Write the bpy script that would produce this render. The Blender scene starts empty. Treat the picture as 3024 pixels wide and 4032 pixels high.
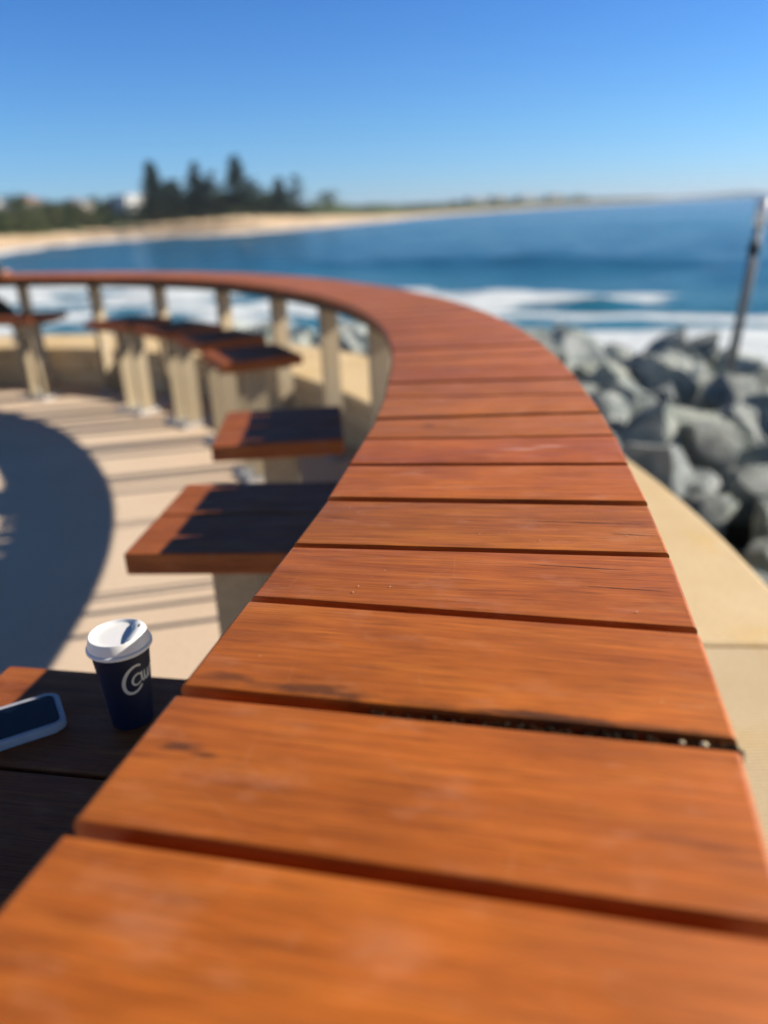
import bpy, bmesh, math, random
from mathutils import Vector, Matrix, noise

R = math.radians
PI = math.pi
S = bpy.context.scene
COL = S.collection
random.seed(7)

# ------------------------------------------------------------------ camera
CAM_H = 1.20
PITCH, ROLL = R(21.4), R(2.4)
fw = Vector((0, math.cos(PITCH), -math.sin(PITCH)))
up = Vector((0, math.sin(PITCH), math.cos(PITCH)))
rt = Vector((1, 0, 0))
cx_ = rt * math.cos(ROLL) - up * math.sin(ROLL)
cy_ = rt * math.sin(ROLL) + up * math.cos(ROLL)
m3 = Matrix((cx_, cy_, -fw)).transposed()
cam_d = bpy.data.cameras.new('camera')
cam = bpy.data.objects.new('camera', cam_d)
COL.objects.link(cam)
cam.matrix_world = Matrix.Translation((0, 0, CAM_H)) @ m3.to_4x4()
cam_d.sensor_fit = 'VERTICAL'
cam_d.sensor_height = 36
cam_d.sensor_width = 27
cam_d.lens = 27.03
cam_d.clip_start = 0.02
cam_d.clip_end = 30000
cam_d.dof.use_dof = True
cam_d.dof.focus_distance = 0.80
cam_d.dof.aperture_fstop = 1.95
S.camera = cam

# ------------------------------------------------------------------ sky, sun, exposure
AZ, EL = R(79), R(29)
world = bpy.data.worlds.new('World')
S.world = world
world.use_nodes = True
wn, wl = world.node_tree.nodes, world.node_tree.links
bg = wn['Background']
sky = wn.new('ShaderNodeTexSky')
sky.sky_type = 'NISHITA'
sky.sun_disc = False
sky.sun_elevation = EL
sky.sun_rotation = AZ
sky.air_density = 1.0
sky.dust_density = 0.0
sky.ozone_density = 3.0
# deeper, cleaner blue than the model's air, by height above the horizon only (same all round)
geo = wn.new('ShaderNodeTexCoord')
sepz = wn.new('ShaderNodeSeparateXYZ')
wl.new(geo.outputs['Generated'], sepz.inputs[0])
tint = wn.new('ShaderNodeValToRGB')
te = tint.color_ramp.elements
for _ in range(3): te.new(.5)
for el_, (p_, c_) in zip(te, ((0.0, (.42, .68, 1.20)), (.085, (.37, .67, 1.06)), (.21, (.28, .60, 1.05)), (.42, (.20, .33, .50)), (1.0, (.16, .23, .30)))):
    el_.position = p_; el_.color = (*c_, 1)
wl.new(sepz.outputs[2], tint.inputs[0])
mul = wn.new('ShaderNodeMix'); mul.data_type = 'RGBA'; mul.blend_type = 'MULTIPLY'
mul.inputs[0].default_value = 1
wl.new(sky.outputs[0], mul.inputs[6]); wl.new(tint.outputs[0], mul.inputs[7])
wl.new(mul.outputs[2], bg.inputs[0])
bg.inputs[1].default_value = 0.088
sun_d = bpy.data.lights.new('sun', 'SUN')
sun_d.energy = 5.0
sun_d.angle = R(0.53)
sun_d.color = (1.0, 0.91, 0.78)
sun = bpy.data.objects.new('sun', sun_d)
COL.objects.link(sun)
SUNV = Vector((math.sin(AZ) * math.cos(EL), math.cos(AZ) * math.cos(EL), math.sin(EL)))
sun.rotation_euler = SUNV.to_track_quat('Z', 'Y').to_euler()
sun.location = (20, 8, 14)
S.view_settings.view_transform = 'Standard'
S.view_settings.look = 'None'
S.view_settings.exposure = 0.60
S.view_settings.gamma = 1
S.view_settings.use_curve_mapping = False
S.render.engine = 'CYCLES'

# ------------------------------------------------------------------ material helpers
class NT:
    def __init__(s, name):
        s.m = bpy.data.materials.new(name)
        s.m.use_nodes = True
        s.n = s.m.node_tree.nodes
        s.l = s.m.node_tree.links
        s.b = s.n['Principled BSDF']
    def new(s, t, **kw):
        x = s.n.new(t)
        for k, v in kw.items():
            setattr(x, k, v)
        return x
    def put(s, sock, v):
        if isinstance(v, bpy.types.NodeSocket):
            s.l.new(v, sock)
        elif v is not None:
            sock.default_value = v
    def coord(s, scale=(1, 1, 1), kind='Object', off=None):
        tc = s.new('ShaderNodeTexCoord')
        mp = s.new('ShaderNodeMapping')
        s.put(mp.inputs['Vector'], tc.outputs[kind])
        mp.inputs['Scale'].default_value = scale
        if off is not None:
            s.put(mp.inputs['Location'], off)
        return mp.outputs[0]
    def noise(s, vec, scale, detail=4, rough=.55, dist=0.0):
        x = s.new('ShaderNodeTexNoise')
        s.put(x.inputs['Vector'], vec)
        x.inputs['Scale'].default_value = scale
        x.inputs['Detail'].default_value = detail
        x.inputs['Roughness'].default_value = rough
        x.inputs['Distortion'].default_value = dist
        return x.outputs['Fac']
    def ramp(s, fac, stops):
        x = s.new('ShaderNodeValToRGB')
        s.put(x.inputs[0], fac)
        e = x.color_ramp.elements
        while len(e) < len(stops):
            e.new(.5)
        for el, (p, c) in zip(e, stops):
            el.position = p
            el.color = (c, c, c, 1) if isinstance(c, (int, float)) else (*c, 1)
        return x.outputs[0]
    def mix(s, fac, a, b, mode='MIX'):
        x = s.new('ShaderNodeMix', data_type='RGBA', blend_type=mode)
        s.put(x.inputs[0], fac)
        for i, v in ((6, a), (7, b)):
            if isinstance(v, tuple) and len(v) == 3:
                v = (*v, 1)
            s.put(x.inputs[i], v)
        return x.outputs[2]
    def math(s, op, a, b=None, clamp=False):
        x = s.new('ShaderNodeMath', operation=op, use_clamp=clamp)
        s.put(x.inputs[0], a)
        if b is not None:
            s.put(x.inputs[1], b)
        return x.outputs[0]
    def bump(s, h, strength=.3, dist=.01):
        x = s.new('ShaderNodeBump')
        s.put(x.inputs['Height'], h)
        x.inputs['Strength'].default_value = strength
        x.inputs['Distance'].default_value = dist
        s.l.new(x.outputs[0], s.b.inputs['Normal'])
    def set(s, color=None, rough=None, metal=None, spec=None):
        if isinstance(color, tuple) and len(color) == 3:
            color = (*color, 1)
        s.put(s.b.inputs['Base Color'], color)
        s.put(s.b.inputs['Roughness'], rough)
        s.put(s.b.inputs['Metallic'], metal)
        s.put(s.b.inputs['Specular IOR Level'], spec)
        return s.m

def simple(name, c, rough=.6, metal=0.0, var=.12, scale=30, spec=.5, bump=0.0):
    t = NT(name)
    v = t.coord()
    n = t.noise(v, scale, 5)
    lo = tuple(x * (1 - var) for x in c)
    hi = tuple(min(1, x * (1 + var)) for x in c)
    col = t.ramp(n, [(.3, lo), (.7, hi)])
    if bump:
        t.bump(n, bump, .002)
    return t.set(col, rough, metal, spec)

def wood(name, tones, rough=.42, strength=1.0, stains=(), spec=.33):
    """grain runs along local X; tones = (dark, mid, light)"""
    t = NT(name)
    oi = t.new('ShaderNodeObjectInfo')
    rnd = t.math('MULTIPLY', oi.outputs['Random'], 37.0)
    off = t.new('ShaderNodeCombineXYZ')
    for k, mul in enumerate((1.0, 2.3, .7)):
        t.put(off.inputs[k], t.math('MULTIPLY', rnd, mul))
    big = t.noise(t.coord((1.6, 9, 9), off=off.outputs[0]), 2.2, 3, .6, 1.6)
    mid = t.noise(t.coord((2.6, 85, 85), off=off.outputs[0]), 1.6, 5, .65, .8)
    fine = t.noise(t.coord((9, 420, 420), off=off.outputs[0]), 1.0, 4, .7)
    pores = t.noise(t.coord((16, 900, 900), off=off.outputs[0]), 1.0, 2, .5)
    cloud = t.noise(t.coord((7, 10, 10), off=off.outputs[0]), 1.3, 4, .6)
    g = t.math('ADD', t.math('MULTIPLY', big, .55), t.math('MULTIPLY', mid, .45))
    base = t.ramp(g, [(.28, tones[0]), (.5, tones[1]), (.72, tones[2])])
    f2 = t.ramp(fine, [(.36, .76), (.60, 1.08)])
    base = t.mix(1.0, base, f2, 'MULTIPLY')
    pr = t.ramp(pores, [(.32, .42), (.42, 1.0)])
    base = t.mix(.85 * strength, base, pr, 'MULTIPLY')
    cl = t.ramp(cloud, [(.3, .82), (.7, 1.14)])
    base = t.mix(.8, base, cl, 'MULTIPLY')
    # long dark figure lines
    fig = t.noise(t.coord((1.3, 38, 38), off=off.outputs[0]), 1.1, 2, .5, 1.2)
    fl = t.ramp(fig, [(.27, 1.0), (.31, 0.0)])
    base = t.mix(t.math('MULTIPLY', fl, .22), base, tuple(c * .25 for c in tones[0]))
    # thin pale scuffs and dried salt specks
    vo = t.new('ShaderNodeTexVoronoi', feature='DISTANCE_TO_EDGE')
    t.put(vo.inputs['Vector'], t.coord((5, 8, 8), off=off.outputs[0]))
    vo.inputs['Scale'].default_value = 1.7
    sc = t.ramp(vo.outputs['Distance'], [(0.0, 1.0), (.006, 0.0)])
    mask = t.ramp(t.noise(t.coord((10, 14, 14), off=off.outputs[0]), 1.0, 4), [(.52, 0.0), (.66, 1.0)])
    scm = t.math('MULTIPLY', t.math('MULTIPLY', sc, mask), .16)
    base = t.mix(scm, base, (.75, .42, .25))
    haze = t.ramp(t.noise(t.coord((12, 22, 22), off=off.outputs[0]), 1.4, 5, .65), [(.55, 0.0), (.78, 1.0)])
    base = t.mix(t.math('MULTIPLY', haze, .22), base, (.72, .38, .24))
    v2 = t.new('ShaderNodeTexVoronoi', feature='F1')
    t.put(v2.inputs['Vector'], t.coord((1, 1, 1), off=off.outputs[0]))
    v2.inputs['Scale'].default_value = 26
    sp = t.ramp(v2.outputs['Distance'], [(0.035, 1.0), (.055, 0.0)])
    keep = t.ramp(v2.outputs['Color'], [(.80, 0.0), (.82, 1.0)])
    base = t.mix(t.math('MULTIPLY', t.math('MULTIPLY', sp, keep), .75), base, (.80, .62, .45))
    base = t.mix(1.0, base, oi.outputs['Color'], 'MULTIPLY')
    wob = t.noise(t.coord((18, 60, 60)), 1.0, 4, .7)
    for (sx, sy, rx, ry, amt, colr) in stains:
        mp_ = t.coord((1 / rx, 1 / ry, 0), off=(-sx / rx, -sy / ry, 0))
        ln_ = t.new('ShaderNodeVectorMath', operation='LENGTH'); t.l.new(mp_, ln_.inputs[0])
        dd = t.math('ADD', ln_.outputs['Value'], t.math('MULTIPLY', t.math('SUBTRACT', wob, .5), 2.2))
        base = t.mix(t.math('MULTIPLY', t.ramp(dd, [(.25, 1.0), (1.0, 0.0)]), amt), base, colr)
    r = t.ramp(t.noise(t.coord((8, 40, 40), off=off.outputs[0]), 1.2, 4), [(.3, rough - .08), (.7, rough + .12)])
    h = t.math('ADD', t.math('MULTIPLY', fine, .6), t.math('MULTIPLY', pores, .5))
    h = t.math('ADD', h, t.math('MULTIPLY', sp, t.math('MULTIPLY', keep, 1.2)))
    t.bump(h, .35, .0006)
    t.set(base, r, 0.0, spec)
    return t.m

M = {}
W3 = ((.32, .082, .012), (.48, .134, .019), (.60, .192, .029))
M['plank'] = wood('oiled_hardwood', W3, .46)
DARK = (.05, .022, .010)
M['plank_stained'] = wood('oiled_hardwood_mould_stained', W3, .46, stains=((-.10, -.062, .07, .010, .75, DARK), (.08, -.068, .15, .007, .85, DARK), (-.17, -.055, .03, .008, .6, DARK)))
M['plank_knot'] = wood('oiled_hardwood_knot', W3, .46, stains=((-.175, .010, .018, .006, .8, DARK), (-.15, .004, .016, .0035, .8, DARK)))
M['plank_knot2'] = wood('oiled_hardwood_small_knot', W3, .46, stains=((-.10, .012, .018, .010, .75, DARK),))
M['plank_scuffed'] = wood('oiled_hardwood_scuffed', W3, .46, stains=((.06, .0, .05, .012, .35, (.75, .42, .32)), (.10, .015, .03, .006, .4, (.78, .45, .35))))
M['plank_pale'] = wood('oiled_hardwood_pale_worn', W3, .50, stains=((.01, .03, .03, .02, .14, (.80, .40, .24)), (-.12, .02, .03, .03, .14, (.80, .42, .25)), (.08, -.02, .05, .01, .12, (.8, .42, .25))))
M['seat_wood'] = wood('stool_hardwood', ((.22, .052, .012), (.38, .105, .022), (.48, .155, .034)), .55)
M['bearer'] = simple('dark_bearer', (.03, .018, .010), .7)
M['post'] = simple('beige_powder_coat', (.50, .40, .26), .45, 0, .08, 60, .4)
M['stool_support'] = simple('stool_coat_shaded', (.37, .30, .195), .5, 0, .10, 40, .35)  # darker than the posts: shade on the stool supports put into the colour
M['steel'] = simple('galvanised_steel', (.50, .52, .55), .55, .7, .15, 40)
M['navy'] = simple('navy_card', (.006, .011, .035), .45, 0, .1, 90, .4)
M['lid'] = simple('white_lid_plastic', (.80, .80, .79), .35, 0, .02, 50, .5)
M['cream_print'] = simple('cream_print', (.62, .62, .56), .55)
M['phone_case'] = simple('grey_phone_case', (.50, .50, .54), .45)
M['phone_glass'] = simple('dark_phone_glass', (.003, .006, .014), .06, 0, .05, 5, .6)
M['black'] = simple('black_rubber', (.012, .012, .012), .7)

# concrete paving
t = NT('beige_concrete')
v = t.coord()
n1 = t.noise(v, .9, 5, .6)
n2 = t.noise(v, 60, 4, .6)
c = t.ramp(n1, [(.3, (.66, .50, .355)), (.7, (.76, .60, .44))])
c = t.mix(1.0, c, t.ramp(n2, [(.3, .90), (.7, 1.07)]), 'MULTIPLY')
c = t.mix(t.math('MULTIPLY', t.ramp(t.noise(v, 5, 6, .7), [(.62, 0.0), (.75, 1.0)]), .18), c, (.25, .20, .16))
t.bump(n2, .25, .002)
M['paving'] = t.set(c, .85, 0, .25)

# sandstone, smooth and tooled
def sandstone(name, tooled):
    t = NT(name)
    v = t.coord(kind='Object')
    c = t.ramp(t.noise(v, 2.3, 5, .6), [(.3, (.64, .47, .25)), (.7, (.78, .60, .36))])
    c = t.mix(t.ramp(t.noise(v, 5.5, 5, .6), [(.52, 0.0), (.70, .6)]), c, (.74, .50, .20))
    g = t.noise(v, 160, 4, .6)
    c = t.mix(1.0, c, t.ramp(g, [(.3, .88), (.7, 1.08)]), 'MULTIPLY')
    if tooled:
        w = t.new('ShaderNodeTexWave', wave_type='BANDS', bands_direction='Y')
        t.put(w.inputs['Vector'], v)
        w.inputs['Scale'].default_value = 38
        w.inputs['Distortion'].default_value = 1.1
        w.inputs['Detail'].default_value = 2
        c = t.mix(1.0, c, t.ramp(w.outputs['Fac'], [(0.1, .68), (.6, 1.04)]), 'MULTIPLY')
        c = t.mix(.22, c, (.52, .43, .33))
        g = t.math('ADD', g, t.math('MULTIPLY', w.outputs['Fac'], 1.4))
    t.bump(g, .35, .002)
    return t.set(c, .88, 0, .2)
M['stone'] = sandstone('yellow_sandstone', False)
M['stone_tooled'] = sandstone('tooled_sandstone', True)

# boulders
t = NT('grey_green_rock')
v = t.coord()
oi = t.new('ShaderNodeObjectInfo')
vv = t.new('ShaderNodeVectorMath', operation='ADD')
cmb = t.new('ShaderNodeCombineXYZ')
t.put(cmb.inputs[0], t.math('MULTIPLY', oi.outputs['Random'], 50.0))
t.l.new(v, vv.inputs[0]); t.l.new(cmb.outputs[0], vv.inputs[1])
v = vv.outputs[0]
n1 = t.noise(v, 1.7, 7, .65)
n2 = t.noise(v, 9, 6, .7)
c = t.ramp(n1, [(.30, (.14, .18, .17)), (.43, (.42, .48, .44)), (.58, (.70, .74, .67))])
c = t.mix(1.0, c, t.ramp(n2, [(.3, .7), (.7, 1.15)]), 'MULTIPLY')
c = t.mix(t.math('MULTIPLY', t.ramp(t.noise(v, 3, 3), [(.58, 0.0), (.7, 1.0)]), .35), c, (.42, .36, .24))
c = t.mix(1.0, c, oi.outputs['Color'], 'MULTIPLY')
t.bump(n2, 1.0, .07)
M['rock'] = t.set(c, .75, 0, .35)

# sea
t = NT('sea_water')
v = t.coord()
at = t.new('ShaderNodeAttribute', attribute_name='foam')
n = t.noise(t.coord((.45, .9, 1)), .6, 9, .72, .6)
n3 = t.noise(v, 3.0, 5, .7)
nb = t.noise(t.coord((.10, .28, 1)), 1.0, 3, .5, .5)
nn = t.math('ADD', t.math('ADD', t.math('MULTIPLY', n, .65), t.math('MULTIPLY', n3, .35)), t.math('MULTIPLY', t.math('SUBTRACT', nb, .5), 1.0))
d = t.math('ADD', nn, t.math('SUBTRACT', at.outputs['Fac'], 1.02))
fm = t.ramp(d, [(.0, 0.0), (.16, 1.0)])
at2 = t.new('ShaderNodeAttribute', attribute_name='shoal')
deep = t.mix(t.ramp(t.noise(t.coord((.004, .012, 1)), 1, 4), [(.35, 0.0), (.7, 1.0)]), (.012, .105, .20), (.018, .15, .235))
shal = t.mix(at2.outputs['Fac'], deep, (.030, .20, .25))
c = t.mix(fm, shal, (.74, .79, .80))
w1 = t.noise(t.coord((.5, 1.1, 1)), 1.1, 7, .62)
w2 = t.noise(t.coord((.10, .22, 1)), 1.0, 4, .6)
t.bump(t.math('ADD', t.math('MULTIPLY', w1, .6), w2), .8, .8)
t.set(c, t.mix(fm, (.16,) * 3, (.8,) * 3), 0, .5)
t.b.inputs['IOR'].default_value = 1.33
M['sea'] = t.m

# far land
t = NT('beach_sand')
v = t.coord()
c = t.ramp(t.noise(v, .05, 5), [(.3, (.62, .44, .27)), (.7, (.74, .55, .36))])
at = t.new('ShaderNodeAttribute', attribute_name='wet')
c = t.mix(at.outputs['Fac'], c, (.34, .27, .21))
at = t.new('ShaderNodeAttribute', attribute_name='green')
g = t.ramp(t.noise(v, .25, 5), [(.35, (.035, .055, .020)), (.7, (.10, .12, .045))])
c = t.mix(at.outputs['Fac'], c, g)
at = t.new('ShaderNodeAttribute', attribute_name='surf')
c = t.mix(t.math('MULTIPLY', at.outputs['Fac'], 1.0), c, (.78, .80, .80))
M['land'] = t.set(c, .9, 0, .2)
t = NT('far_hill')
c = t.ramp(t.noise(t.coord(), .01, 5), [(.35, (.055, .075, .050)), (.65, (.12, .13, .08))])
M['hill'] = t.set(c, .95, 0, .1)

def foliage(name, a, b):
    t = NT(name)
    c = t.ramp(t.noise(t.coord(), .8, 4), [(.35, a), (.65, b)])
    t.set(c, .7, 0, .2)
    return t.m
M['pine'] = foliage('pine_foliage', (.020, .036, .018), (.045, .066, .032))
M['leaf'] = foliage('bush_foliage', (.030, .050, .016), (.080, .105, .035))
M['leaf2'] = foliage('olive_foliage', (.06, .075, .03), (.12, .13, .05))
M['trunk'] = simple('bark', (.10, .07, .05), .9)
M['wall_white'] = simple('white_render', (.80, .79, .76), .8, 0, .04, 1)
M['wall_cream'] = simple('cream_render', (.62, .55, .45), .8, 0, .06, 1)
M['roof_grey'] = simple('grey_roof', (.26, .26, .28), .6, 0, .1, 1)
M['roof_tan'] = simple('terracotta_roof', (.34, .16, .10), .7, 0, .1, 1)
M['window'] = simple('window_glass', (.03, .045, .06), .08)
M['grey_pole'] = simple('weathered_grey', (.19, .19, .19), .6, 0, .3, 14)
M['white_paint'] = simple('white_paint', (.80, .80, .80), .4)
M['skin'] = simple('skin', (.48, .27, .19), .5)
M['shirt'] = simple('dark_shirt', (.012, .022, .020), .85)
M['trousers'] = simple('dark_trousers', (.010, .012, .016), .85)
M['hair'] = simple('dark_hair', (.02, .012, .008), .5)
M['shoe'] = simple('white_canvas', (.76, .76, .76), .6)
M['grit'] = simple('dark_grit', (.030, .020, .012), .95, 0, .5, 300, .1)
M['seed'] = simple('pale_seed', (.66, .55, .34), .7)
M['stain'] = simple('stain', (.03, .02, .015), .8)

# ------------------------------------------------------------------ object helpers
def link(name, me, mat=None, parent=None, **props):
    o = bpy.data.objects.new(name, me)
    COL.objects.link(o)
    if mat is not None and me is not None and not me.materials:
        me.materials.append(mat)
    if parent is not None:
        o.parent = parent
    for k, v in props.items():
        o[k] = v
    return o

def empty(name, loc, rz=0, **props):
    o = link(name, None, **props)
    o.location = loc
    o.rotation_euler = (0, 0, rz)
    o.empty_display_size = .1
    return o

def mesh_from_bm(name, bm, smooth=False):
    me = bpy.data.meshes.new(name)
    bmesh.ops.recalc_face_normals(bm, faces=bm.faces)
    bm.to_mesh(me)
    bm.free()
    if smooth:
        for p in me.polygons:
            p.use_smooth = True
    return me

def box_bm(sx, sy, sz, c=(0, 0, 0), bev=0, seg=2):
    bm = bmesh.new()
    r = bmesh.ops.create_cube(bm, size=1)
    for q in bm.verts:
        q.co = Vector((q.co.x * sx + c[0], q.co.y * sy + c[1], q.co.z * sz + c[2]))
    if bev:
        bmesh.ops.bevel(bm, geom=list(bm.edges), offset=bev, segments=seg, profile=.5, affect='EDGES')
    return bm

def box(name, s, c, mat, parent=None, bev=0, seg=2, smooth=False, **props):
    bm = box_bm(*s, bev=bev, seg=seg)
    me = mesh_from_bm(name, bm, smooth)
    o = link(name, me, mat, parent, **props)
    o.location = c
    return o

def copy_tree(o, parent=None):
    c = o.copy()
    COL.objects.link(c)
    c.parent = parent
    for ch in o.children:
        copy_tree(ch, c)
    return c

def lathe(name, prof, mat, parent=None, n=48, loc=(0, 0, 0), smooth=True, close=True):
    bm = bmesh.new()
    rings = []
    for (r, z) in prof:
        if r < 1e-6:
            rings.append([bm.verts.new((0, 0, z))])
        else:
            rings.append([bm.verts.new((r * math.cos(2 * PI * k / n), r * math.sin(2 * PI * k / n), z)) for k in range(n)])
    for a, b in zip(rings, rings[1:]):
        for k in range(n):
            k2 = (k + 1) % n
            if len(a) == 1 and len(b) == 1:
                continue
            if len(a) == 1:
                bm.faces.new((a[0], b[k], b[k2]))
            elif len(b) == 1:
                bm.faces.new((a[k], a[k2], b[0]))
            else:
                bm.faces.new((a[k], a[k2], b[k2], b[k]))
    me = mesh_from_bm(name, bm, smooth)
    me.set_sharp_from_angle(angle=R(32))
    o = link(name, me, mat, parent)
    o.location = loc
    return o

def tube_bm(bm, a, b, r0, r1, n=10):
    a, b = Vector(a), Vector(b)
    d = (b - a).normalized()
    q = d.to_track_quat('Z', 'Y')
    A = [bm.verts.new(a + q @ Vector((r0 * math.cos(2 * PI * k / n), r0 * math.sin(2 * PI * k / n), 0))) for k in range(n)]
    B = [bm.verts.new(b + q @ Vector((r1 * math.cos(2 * PI * k / n), r1 * math.sin(2 * PI * k / n), 0))) for k in range(n)]
    for k in range(n):
        bm.faces.new((A[k], A[(k + 1) % n], B[(k + 1) % n], B[k]))
    bm.faces.new(A[::-1]); bm.faces.new(B)

# ------------------------------------------------------------------ the curve of the bar
BAR = .85
CP = [(-.37, -1.10), (-.235, -.60), (-.13, -.18), (-.045, .17), (.033, .475), (.067, .628), (.0975, .771), (.1265, .918), (.150, 1.064), (.174, 1.208),
      (.193, 1.347), (.210, 1.505), (.236, 1.85), (.242, 2.2), (.215, 2.62), (.135, 3.08), (-.03, 3.62), (-.33, 4.25),
      (-.74, 4.88), (-1.20, 5.35), (-1.75, 5.72), (-2.4, 6.05), (-3.2, 6.25), (-4.1, 6.30), (-5.0, 6.15), (-5.9, 5.8), (-6.7, 5.2)]
def catmull(P, n=24):
    out = []
    for i in range(1, len(P) - 2):
        p0, p1, p2, p3 = [Vector((*q, 0)) for q in P[i - 1:i + 3]]
        for k in range(n):
            u = k / n
            out.append(.5 * ((2 * p1) + (-p0 + p2) * u + (2 * p0 - 5 * p1 + 4 * p2 - p3) * u * u + (-p0 + 3 * p1 - 3 * p2 + p3) * u ** 3))
    return out
raw = catmull(CP)
# arc-length resample + smooth
arc = [0]
for a, b in zip(raw, raw[1:]):
    arc.append(arc[-1] + (b - a).length)
def at_arc(s):
    lo, hi = 0, len(arc) - 1
    s = min(max(s, 0), arc[-1] - 1e-6)
    while hi - lo > 1:
        mid = (lo + hi) // 2
        if arc[mid] <= s: lo = mid
        else: hi = mid
    u = (s - arc[lo]) / (arc[hi] - arc[lo])
    return raw[lo].lerp(raw[hi], u)
STEP = .05
NP = int(arc[-1] / STEP)
pts = [at_arc(i * STEP) for i in range(NP)]
for _ in range(10):
    pts = [pts[0]] + [(pts[i - 1] + pts[i] * 2 + pts[i + 1]) / 4 for i in range(1, NP - 1)] + [pts[-1]]
def C(s):
    i = min(max(s / STEP, 0), NP - 1.001)
    k = int(i)
    return pts[k].lerp(pts[k + 1], i - k)
def T(s):
    a = C(s + .08) - C(s - .08)
    return a.normalized()
def NRM(s):                     # outward (sea side)
    d = T(s)
    return Vector((d.y, -d.x, 0))
LEN = (NP - 2) * STEP
def s_of(p):                    # nearest arc position of a ground point
    p = Vector((p[0], p[1], 0))
    return min(range(NP), key=lambda i: (pts[i] - p).length_squared) * STEP
def P(s, off, z=0):
    q = C(s) + NRM(s) * off
    q.z = z
    return q

# ------------------------------------------------------------------ ground, sea wall
SEA = -4.0
bm = bmesh.new()
ring = [bm.verts.new(P(i * .1, .08, 0)) for i in range(1, int(LEN / .1))]
back = [bm.verts.new(q) for q in ((-9, 3, 0), (-12, -2, 0), (-12, -9, 0), (3.5, -9, 0), (.6, -3, 0))]
bm.faces.new(ring + back)
link('paving', mesh_from_bm('paving', bm), M['paving'], kind='structure')
bm = bmesh.new()
for x0, x1, y0, y1 in ((-9000, 9000, -9000, 12000),):
    bm.faces.new([bm.verts.new(q) for q in ((x0, y0, -6.5), (x1, y0, -6.5), (x1, y1, -6.5), (x0, y1, -6.5))])
link('seabed', mesh_from_bm('seabed', bm), M['land'], kind='structure')

wall = empty('sea_wall', P(s_of((0, 1)), .37), label='curving sandstone sea wall with a broad flat coping running outside the timber bar', category='wall')
wi = Matrix.Translation(wall.location).inverted()
def wall_seg(name, s0, s1, o0, o1, z0, z1, mat, gap=.004, bev=.012, jit=0.0):
    n = max(2, int((s1 - s0) / .12))
    bm = bmesh.new()
    rows = []
    for i in range(n + 1):
        s = s0 + gap / 2 + (s1 - s0 - gap) * i / n
        rows.append([bm.verts.new(wi @ P(s, o, z)) for o, z in ((o0, z0), (o1, z0), (o1, z1), (o0, z1))])
    for a, b in zip(rows, rows[1:]):
        for k in range(4):
            bm.faces.new((a[k], a[(k + 1) % 4], b[(k + 1) % 4], b[k]))
    bm.faces.new(rows[0]); bm.faces.new(rows[-1][::-1])
    bmesh.ops.recalc_face_normals(bm, faces=bm.faces)
    if bev:
        ed = [e for e in bm.edges if e.calc_face_angle(0) > 1.0]
        bmesh.ops.bevel(bm, geom=ed, offset=bev, segments=2, profile=.5, affect='EDGES')
    return link(name, mesh_from_bm(name, bm), mat, wall)
wall_seg('wall_core', .2, LEN - .2,   .075, .70, -4.2, .225, M['stone'], bev=0)
s_joint = s_of((.21, 1.50)) - .02
sj = s_joint
cuts = [sj]
while cuts[0] > .3: cuts.insert(0, cuts[0] - 1.18)
while cuts[-1] < LEN - 1.3: cuts.append(cuts[-1] + 1.18)
cuts = [c_ for c_ in cuts if c_ > .1]
for k, (a, b) in enumerate(zip(cuts, cuts[1:])):
    tooled = b <= sj + .01
    o = wall_seg('coping_stone', a, b, .05, .72 + (.0 if not tooled else .05),   .23, .30 + random.uniform(-.004, .004), M['stone_tooled'] if tooled else M['stone'], gap=.004)
    # courses of blocks on the deck side
for row in range(2):
    s = .3 + row * .3
    k = 0
    while s < LEN - .9:
        L_ = random.uniform(.45, .62)
        wall_seg('wall_block', s, s + L_, .058 + random.uniform(-.004, .004), .0749, .004 + row * .112, .112 + row * .112, M['stone'], gap=.010, bev=.004)
        s += L_

# ------------------------------------------------------------------ the bar: planks
bar = empty('curved_bar', (C(s_of((0, .6))).x, C(s_of((0, .6))).y, 0), label='long curved outdoor bar top of orange-brown hardwood planks on beige posts', category='bar')
bi = Matrix.Translation(bar.location).inverted()
H = .35
I_ = [(-.592, 1.081), (-.492, 1.494), (-.391, 1.932), (-.305, 2.301), (-.215, 2.715), (-.148, 3.113), (-.083, 3.509), (-.026, 3.873), (.024, 4.362)]
O_ = [(.571, .806), (.678, 1.223), (.771, 1.657), (.862, 2.104), (.938, 2.529), (1.006, 2.968), (1.076, 3.395), (1.131, 3.821), (1.176, 4.24)]
st = [(Vector((a[0] * H, a[1] * H, 0)), Vector((b[0] * H, b[1] * H, 0))) for a, b in zip(I_, O_)]
for k in range(5):
    a, b = st[0]
    st.insert(0, (a + Vector((-.038 - .001 * k, -.141, 0)), b + Vector((-.041 - .001 * k, -.149, 0))))
nfirst = 5
s = s_of((st[-1][0] + st[-1][1]) / 2) + .147
HW = .2045
while s < LEN - .2:
    sk = random.uniform(-.012, .012)
    st.append((P(s + sk, -HW), P(s - sk, HW)))
    s += .1465
TONES = {0: (1.06, 1.0, .95), 1: (1.05, 1.0, .9), 2: (1.08, 1.0, .95), 3: (1.08, 1.0, .95), 4: (1.08, 1.0, .92),
         5: (1.02, .95, .93), 6: (1.02, .97, .85), 7: (.90, .84, .90), 8: (.90, .92, .90), 9: (1.03, .97, .92), 10: (.98, .88, 1.05)}

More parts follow.
